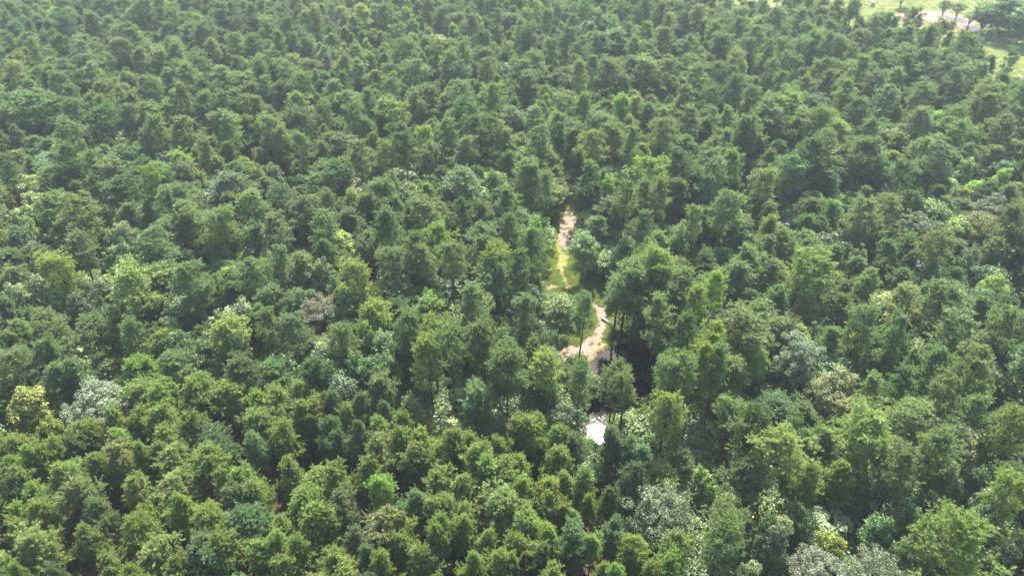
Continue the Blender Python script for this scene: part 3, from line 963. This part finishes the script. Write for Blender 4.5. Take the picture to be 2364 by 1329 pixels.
def ribbon(name, line, widths, z, mat, wob, **props):
    L = np.array(line)
    s = np.linspace(0, len(L) - 1, 140)
    k = np.arange(len(L))
    # smooth the way through the points
    C = np.stack([np.interp(s, k, L[:, 0]), np.interp(s, k, L[:, 1])], 1)
    W = np.interp(s, k, widths)
    ker = np.ones(9) / 9
    for j in range(2):
        pad = np.r_[np.full(4, C[0, j]), C[:, j], np.full(4, C[-1, j])]
        C[:, j] = np.convolve(pad, ker, 'valid')
    T = unit(np.gradient(C, axis=0))
    Nn = np.stack([-T[:, 1], T[:, 0]], 1)
    rg = np.random.default_rng(9)
    j1 = np.convolve(rg.normal(size=146), np.ones(7) / 7, 'valid') * wob
    j2 = np.convolve(rg.normal(size=146), np.ones(7) / 7, 'valid') * wob
    cols = [C + Nn * (W / 2 + j1)[:, None], C + Nn * (W / 4)[:, None], C - Nn * (W / 4)[:, None], C - Nn * (W / 2 + j2)[:, None]]
    V = np.concatenate([np.c_[c, np.full(140, z)] for c in cols])
    F = []
    for r in range(3):
        for i in range(139):
            F.append((r * 140 + i, r * 140 + i + 1, (r + 1) * 140 + i + 1, (r + 1) * 140 + i))
    return link(name, tri_mesh(name, V, np.array(F), [mat]), **props)


sheet('grass_clearing', gpoly([(1262, 618), (1286, 602), (1310, 600), (1332, 622), (1352, 655), (1392, 690), (1408, 716), (1384, 724), (1340, 704), (1300, 686), (1264, 672), (1252, 645)]), .024, M_VERGE, 3, kind='structure', label='dry yellow-green grass patch where the track bends')
ribbon('grass_verge', TRACK, [min(w, 5.6) for w in VERGE_W], .02, M_VERGE, 1.2, kind='structure', label='grassy verge along the sandy track')
ribbon('sandy_track', TRACK[:6], TRACK_W[:5] + [1.4], .035, M_SAND, .3, kind='structure', label='straight pinkish sandy track running up into the woods')
ribbon('sandy_track', TRACK[8:], [1.2] + TRACK_W[9:], .035, M_SAND, .35, kind='structure', label='pinkish sandy ground between the grass and the pond bank')
sheet('pond_water', POND, .06, M_POND, 3, kind='structure', label='dark forest pond mirroring the sun')
bank('pond_bank', POND, 1.5, .3, M_MUD, .06, kind='structure', label='reddish mud bank round the forest pond')
sheet('brown_pond_water', BROWN, .06, M_BROWN, 3, kind='structure', label='muddy brown pond in the meadow')
bank('brown_pond_bank', BROWN, 1.0, .2, M_SAND, .06, kind='structure', label='pale sand rim of the brown meadow pond')
sheet('far_pond_water', WHITE, .06, M_BROWN, 3, kind='structure', label='small far pond shining white at the top edge')

# ------------------------------------------------------------------ labels
LANDMARKS = [('the golden tree at the left edge', 50, 950), ('the silvery crown at the left', 200, 930), ('the bare grey crown', 735, 725), ('the sun glint', 1382, 1005),
             ('the dark end of the pond', 1480, 880), ('the sandy bank', 1350, 805), ('the grassy bend of the track', 1300, 640), ('the far end of the track', 1313, 440),
             ('the pale blue-silver crown', 1870, 830), ('the round grey dome', 2130, 520), ('the cream flowering crown', 2280, 530), ('the dead brown pine', 750, 160),
             ('the bare dead pine', 765, 40), ('the brown pond', 2200, 60), ('the far white pond', 1765, 18), ('the wide grey-green oak', 1520, 1190), ('the slim yellow tree', 1925, 1260),
             ('the wide bottom silver crown', 2050, 1300), ('the bare-topped corner pine', 2225, 1220), ('the vine-wrapped lone pine', 1436, 260), ('the leaning vine-wrapped pine', 2290, 240),
             ('the pinkish flowering crown', 1820, 620), ('the top left corner', 0, 0), ('the bottom left corner', 0, 1329), ('the top edge centre', 1182, 0), ('the bottom edge centre', 1182, 1329),
             ('the left edge centre', 0, 500), ('the bright yellow-green tree near the top', 1005, 95), ('the small lime-yellow crown', 1634, 1100), ('the lower yellow crown', 92, 980)]
KW = {'M': 'pine', 'Y': 'young pine', 'B': 'leafy tree', 'S': 'fine-leaved tree', 'L': 'low tree', 'D': 'dead tree'}
ORD = ['', 'second ', 'third ', 'fourth ', 'fifth ', 'sixth ', 'seventh ', 'eighth ', 'ninth ', 'tenth ', 'eleventh ', 'twelfth '] + [w + ' ' for w in 'thirteenth fourteenth fifteenth sixteenth seventeenth eighteenth nineteenth twentieth twenty-first twenty-second twenty-third twenty-fourth'.split()]


def size_word(t):
    k = KINDS[t['kind']]
    f = t['h'] / k.H
    w = t['r'] / k.R
    if w > 1.18:
        return 'wide'
    if w < .8:
        return 'narrow'
    return 'tall' if f > 1.02 else ('short' if f < .93 else 'average')


buckets = {}
for t in SINGLE:
    if t['label']:
        continue
    best = min(LANDMARKS, key=lambda l: (l[1] - t['ax']) ** 2 + (l[2] - t['ay']) ** 2)
    dx, dy = t['ax'] - best[1], t['ay'] - best[2]
    rel = ('right of' if dx > 0 else 'left of') if abs(dx) > abs(dy) else ('below' if dy > 0 else 'above')
    sz = size_word(t)
    look = f"{'' if sz == 'average' else sz + ' '}{t['tint']} {KW[t['kind']]}"
    buckets.setdefault((look, rel, best[0]), []).append((math.hypot(dx, dy), id(t), t))
for (look, rel, lm), lst in buckets.items():
    lst.sort()
    for i, (_, _, t) in enumerate(lst):
        t['label'] = f'{look}, {ORD[min(i, 23)]}nearest {rel} {lm}'

# ------------------------------------------------------------------ single trees
GROUP = {'M': 'mature pines of the forest', 'Y': 'young pines', 'B': 'leafy trees among the pines', 'S': 'silvery and fine-leaved trees', 'L': 'low-branched trees in the open', 'D': 'dead trees'}
VINE = []
for t in SINGLE:
    k = KINDS[t['kind']]
    rg = np.random.default_rng(abs(int(t['x'] * 131 + t['y'] * 977)))
    i = int(rg.integers(len(k.trunk)))
    if t['kind'] == 'D':
        i = 1 if 'brown needles' in t['label'] else 0
    e = bpy.data.objects.new(k.name, None)
    e.empty_display_size = .5
    COL.objects.link(e)
    e.location = (t['x'], t['y'], -.05)
    sz = t['h'] / k.H
    sx = t['r'] / k.rad[i]
    e.scale = (sx, sx, sz)
    tilt = rg.normal(size=2) * .03
    e.rotation_euler = (tilt[0], tilt[1], rg.uniform(0, 6.283))
    e['label'], e['category'], e['group'] = t['label'], k.cat, GROUP[t['kind']]
    link('trunk', k.trunk[i], e)
    if k.crown[i] is not None:
        c = link('crown', k.crown[i], e)
        c['tint'] = tint_of(t['tint'], rg)
    if 'vine-wrapped' in t['label'] and t['label'].count('nearest') == 0:
        VINE.append((e, k, i))
for e, k, i in VINE:                       # green creeper on three trunks
    rg = np.random.default_rng(77 + i)
    tv = np.empty(len(k.trunk[i].vertices) * 3)
    k.trunk[i].vertices.foreach_get('co', tv)
    tv = tv.reshape(-1, 3)[:72].reshape(9, 8, 3).mean(1)
    n = 900
    s = rg.uniform(0, 11.5, n)
    P = np.stack([np.interp(s, tv[:, 2], tv[:, 0]), np.interp(s, tv[:, 2], tv[:, 1]), s], 1)
    d = unit(np.c_[rg.normal(size=(n, 2)), np.zeros(n)])
    V, F = leaves(P + d * rg.uniform(.25, .5, (n, 1)), d + [0, 0, .3], rg, .3)
    c = link('vine', tri_mesh('vine', V, F, [M_LEAF], var=np.repeat(rg.uniform(0, 1, n), 4)), e)
    c['tint'] = [.08, .12, .025]

# ------------------------------------------------------------------ masses scattered from points


def scatter(name, items, protos, label, category):
    """items: (x, y, z, proto index, rz, sx, sz, tint)"""
    coll = bpy.data.collections.new(name + '_shapes')
    for i, me in enumerate(protos):
        coll.objects.link(bpy.data.objects.new(f'{name}_shape_{i:03d}', me))
    n = len(items)
    me = bpy.data.meshes.new(name)
    me.vertices.add(n)
    me.vertices.foreach_set('co', np.array([it[:3] for it in items], np.float32).ravel())
    a = me.attributes.new('idx', 'INT', 'POINT')
    a.data.foreach_set('value', np.array([it[3] for it in items], np.int32))
    for nm, arr in (('rot', [it[4] for it in items]), ('scl', [it[5] for it in items]), ('tint', [it[6] for it in items])):
        a = me.attributes.new(nm, 'FLOAT_VECTOR', 'POINT')
        a.data.foreach_set('vector', np.array(arr, np.float32).ravel())
    for m in protos[0].materials:
        me.materials.append(m)
    me.update()
    ng = bpy.data.node_groups.new(name, 'GeometryNodeTree')
    ng.interface.new_socket('Geometry', in_out='INPUT', socket_type='NodeSocketGeometry')
    ng.interface.new_socket('Geometry', in_out='OUTPUT', socket_type='NodeSocketGeometry')
    gi, go = ng.nodes.new('NodeGroupInput'), ng.nodes.new('NodeGroupOutput')
    ci = ng.nodes.new('GeometryNodeCollectionInfo')
    ci.inputs[0].default_value = coll
    ci.inputs['Separate Children'].default_value = True
    ci.inputs['Reset Children'].default_value = True
    ip = ng.nodes.new('GeometryNodeInstanceOnPoints')
    ip.inputs['Pick Instance'].default_value = True

    def na(nm, ty):
        q = ng.nodes.new('GeometryNodeInputNamedAttribute')
        q.data_type = ty
        q.inputs[0].default_value = nm
        return q.outputs[0]
    ng.links.new(gi.outputs[0], ip.inputs['Points'])
    ng.links.new(ci.outputs[0], ip.inputs['Instance'])
    ng.links.new(na('idx', 'INT'), ip.inputs['Instance Index'])
    e2r = ng.nodes.new('FunctionNodeEulerToRotation')
    ng.links.new(na('rot', 'FLOAT_VECTOR'), e2r.inputs[0])
    ng.links.new(e2r.outputs[0], ip.inputs['Rotation'])
    ng.links.new(na('scl', 'FLOAT_VECTOR'), ip.inputs['Scale'])
    ng.links.new(ip.outputs[0], go.inputs[0])
    o = link(name, me, kind='stuff', label=label, category=category)
    o.modifiers.new('scatter', 'NODES').node_group = ng
    return o


protos, off = [], {}
for key in 'MYBS':
    off[key] = len(protos)
    protos += KINDS[key].whole
items = []
for t in MASS:
    k = KINDS[t['kind']]
    j = int(RNG.integers(len(k.whole)))
    i = off[t['kind']] + j
    tl = RNG.normal(size=2) * .03
    sx, sz = t['r'] / k.rad[j], t['h'] / k.H
    items.append((t['x'], t['y'], -.05, i, (tl[0], tl[1], RNG.uniform(0, 6.283)), (sx, sx, sz), tint_of(t['tint'])))
scatter('forest', items, protos, 'dense green mass of pines and leafy trees filling the woods', 'forest')

# undergrowth: bushes under the tall trees, hardly any in the plantation
cyy = RNG.uniform(32, 360, 26000)
cxx = RNG.uniform(-1, 1, 26000) * (cyy * .84 + 50)
P = np.stack([cxx, cyy], 1)
ok = ~(poly_mask(POND, P) | (track_dist(P) < .3) | poly_mask(MEADOW, P))
P = P[ok]
items = []
PIN = poly_mask(PLANT_PX, np.array([pix(x, y, 12)[:2] for x, y in P]))
for (x, y), inp in zip(P, PIN):
    if inp:
        if RNG.random() > .05:
            continue
        s = RNG.uniform(.3, .6)
    else:
        s = RNG.uniform(.6, 2.1)
        if RNG.random() > .70:
            continue
        if blocks(x, y, 3 * s, 1.7 * s, .3):
            continue
    tint = RNG.choice(['mid green', 'deep green', 'pale green', 'bright green', 'olive green', 'grey-green'], p=[.3, .3, .1, .1, .12, .08])
    items.append((x, y, -.05, int(RNG.integers(5)), (0, 0, RNG.uniform(0, 6.28)), (s * 1.1, s * 1.1, s), tint_of(str(tint))))
scatter('undergrowth', items, KINDS['U'].whole, 'tangled green undergrowth between the trunks of the older woods', 'undergrowth')

# grass along the track and in the meadow
rg = np.random.default_rng(21)
tufts = []
for i in range(4):
    n = 60
    Pt = np.c_[rg.normal(size=(n, 2)) * .35, np.zeros(n)]
    V, F, var = blades(Pt, np.tile([[0, 0, 1.]], (n, 1)), rg, 1, .5, .07, .5)
    tufts.append(tri_mesh('grass_tuft', V, F, [M_LEAF], var=var))
items = []
c = RNG.uniform(0, len(TRACK) - 1.01, 9000)
for s in c:
    i = int(s)
    f = s - i
    p = TRACK[i] * (1 - f) + TRACK[i + 1] * f
    d = unit(TRACK[i + 1] - TRACK[i])
    w = VERGE_W[i] / 2 + 1
    q = p + np.array([-d[1], d[0]]) * RNG.uniform(-w, w)
    lat = abs((q - p) @ np.array([-d[1], d[0]]))
    if lat < TRACK_W[i] * .45 and RNG.random() > .03:
        continue
    if poly_mask(POND, [q])[0]:
        continue
    z = RNG.uniform(.4, 1.0)
    tn = RNG.choice(['yellow-green', 'olive green', 'straw-coloured'], p=[.5, .25, .25])
    items.append((q[0], q[1], .02, int(RNG.integers(4)), (0, 0, RNG.uniform(0, 6.28)), (z, z, z * .7), tint_of(str(tn))))
mp = np.array(MEADOW)
for _ in range(9000):
    q = np.array([RNG.uniform(60, 330), RNG.uniform(180, 400)])
    if not poly_mask(MEADOW, [q])[0] or poly_mask(BROWN, [q])[0] or poly_mask(WHITE, [q])[0]:
        continue
    z = RNG.uniform(.5, 1.4)
    tn = RNG.choice(['yellow-green', 'olive green', 'bright green'], p=[.5, .3, .2])
    items.append((q[0], q[1], .02, int(RNG.integers(4)), (0, 0, RNG.uniform(0, 6.28)), (z * 1.5, z * 1.5, z * .7), tint_of(str(tn))))
scatter('grass', items, tufts, 'rough yellow-green grass on the track verge and the meadow', 'grass')

# ------------------------------------------------------------------ small things
M_WHITE = plain_mat('white_paint', (0.78, 0.78, 0.78), .3)
M_GLASS = plain_mat('dark_glass', (0.02, 0.025, 0.03), .08)
M_TYRE = plain_mat('tyre_rubber', (0.02, 0.02, 0.02), .8)
M_RIM = plain_mat('wheel_metal', (0.5, 0.5, 0.5), .35, .9)
M_LAMP = plain_mat('lamp_glass', (0.6, 0.6, 0.55), .2)


def loft(name, secs, mat, parent=None):
    """closed box-like hull from cross-sections along x: (x, half width, z low, z high, half width at top)"""
    V, F = [], []
    for x, w, z0, z1, wt in secs:
        zm = z0 + (z1 - z0) * .55
        V += [(x, -w * .96, z0), (x, -w, zm), (x, -wt, z1), (x, wt, z1), (x, w, zm), (x, w * .96, z0)]
    n = len(secs)
    for i in range(n - 1):
        for j in range(6):
            F.append((i * 6 + j, i * 6 + (j + 1) % 6, (i + 1) * 6 + (j + 1) % 6, (i + 1) * 6 + j))
    F += [tuple(range(5, -1, -1)), tuple(range((n - 1) * 6, n * 6))]
    me = bpy.data.meshes.new(name)
    me.from_pydata(V, [], F)
    me.materials.append(mat)
    me.update()
    o = link(name, me, parent)
    b = o.modifiers.new('bevel', 'BEVEL')
    b.width, b.segments = .05, 2
    return o


v = bpy.data.objects.new('parked_car', None)
COL.objects.link(v)
p = at(2014, 13)
v.location = (p[0], p[1], .03)
v.rotation_euler = (0, 0, RAD(62))
v['label'], v['category'] = 'small white car parked on the meadow near the top edge', 'car'
loft('body', [(-2.25, .78, .45, .95, .72), (-2.1, .9, .32, 1.05, .8), (-.9, .92, .28, 1.08, .82), (.9, .92, .28, 1.06, .82), (1.9, .9, .32, .98, .74), (2.25, .76, .42, .82, .66)], M_WHITE, v)
loft('cabin', [(-2.05, .76, 1.0, 1.12, .7), (-1.75, .76, 1.0, 1.62, .62), (.3, .76, 1.0, 1.64, .62), (1.15, .76, 1.0, 1.1, .7)], M_GLASS, v)
loft('roof', [(-1.78, .6, 1.61, 1.68, .56), (-1.0, .66, 1.62, 1.74, .6), (.1, .66, 1.62, 1.74, .6), (.42, .6, 1.6, 1.66, .56)], M_WHITE, v)
for sx in (-1.35, 1.4):
    for sy in (-.82, .82):
        wd = Wood()
        wd.tube([(sx, sy - .11, .34), (sx, sy - .1, .34), (sx, sy + .1, .34), (sx, sy + .11, .34)], [.27, .34, .34, .27], 18)
        w_ = link('wheel', tri_mesh('wheel', *wd.arrays(), [M_TYRE]), v)
        wd = Wood()
        wd.tube([(sx, sy - .115, .34), (sx, sy - .1151, .34), (sx, sy + .1151, .34), (sx, sy + .115, .34)], [.001, .2, .2, .001], 14)
        link('rim', tri_mesh('rim', *wd.arrays(), [M_RIM]), w_)
for sy in (-.62, .62):
    loft('headlight', [(2.1, .0, .66, .8, .0)] * 0 + [(2.12, .12, .68, .82, .12), (2.22, .12, .68, .8, .11)], M_LAMP, v).location = (0, sy, 0)

# pale fallen log by the track, one grey stick in the pond
wd = Wood()
a, b = at(1388, 736), at(1412, 752)
pts = [a + (b - a) * q + np.array([0, 0, .28 + .05 * math.sin(5 * q)]) for q in np.linspace(0, 1, 7)]
wd.tube(pts, [.19, .2, .18, .17, .15, .12, .07], 9)
m_ = (pts[4])
wd.tube([m_, m_ + np.array([.5, .5, .35]), m_ + np.array([1.1, .7, .5])], [.07, .05, .02], 5)
link('fallen_log', tri_mesh('fallen_log', *wd.arrays(), [M_DEAD], smooth=True), label='pale fallen log lying beside the track above the pond', category='log')

# ------------------------------------------------------------------ the air
hm, nt, out = nodes_of('air')
pv = nt.nodes.new('ShaderNodeVolumePrincipled')
pv.inputs['Color'].default_value = (0.72, 0.87, 1.0, 1)
pv.inputs['Density'].default_value = 0.00027
pv.inputs['Anisotropy'].default_value = 0.2
nt.links.new(pv.outputs[0], out.inputs['Volume'])
X0, X1, Y0, Y1, Z0, Z1 = -4100, 4100, -4100, 4100, -1, 90
V = [(x, y, z) for x in (X0, X1) for y in (Y0, Y1) for z in (Z0, Z1)]
F = [(0, 1, 3, 2), (4, 6, 7, 5), (0, 4, 5, 1), (2, 3, 7, 6), (0, 2, 6, 4), (1, 5, 7, 3)]
me = bpy.data.meshes.new('haze')
me.from_pydata(V, [], F)
me.materials.append(hm)
link('haze', me, kind='stuff', label='thin blue summer haze over the woods', category='haze')
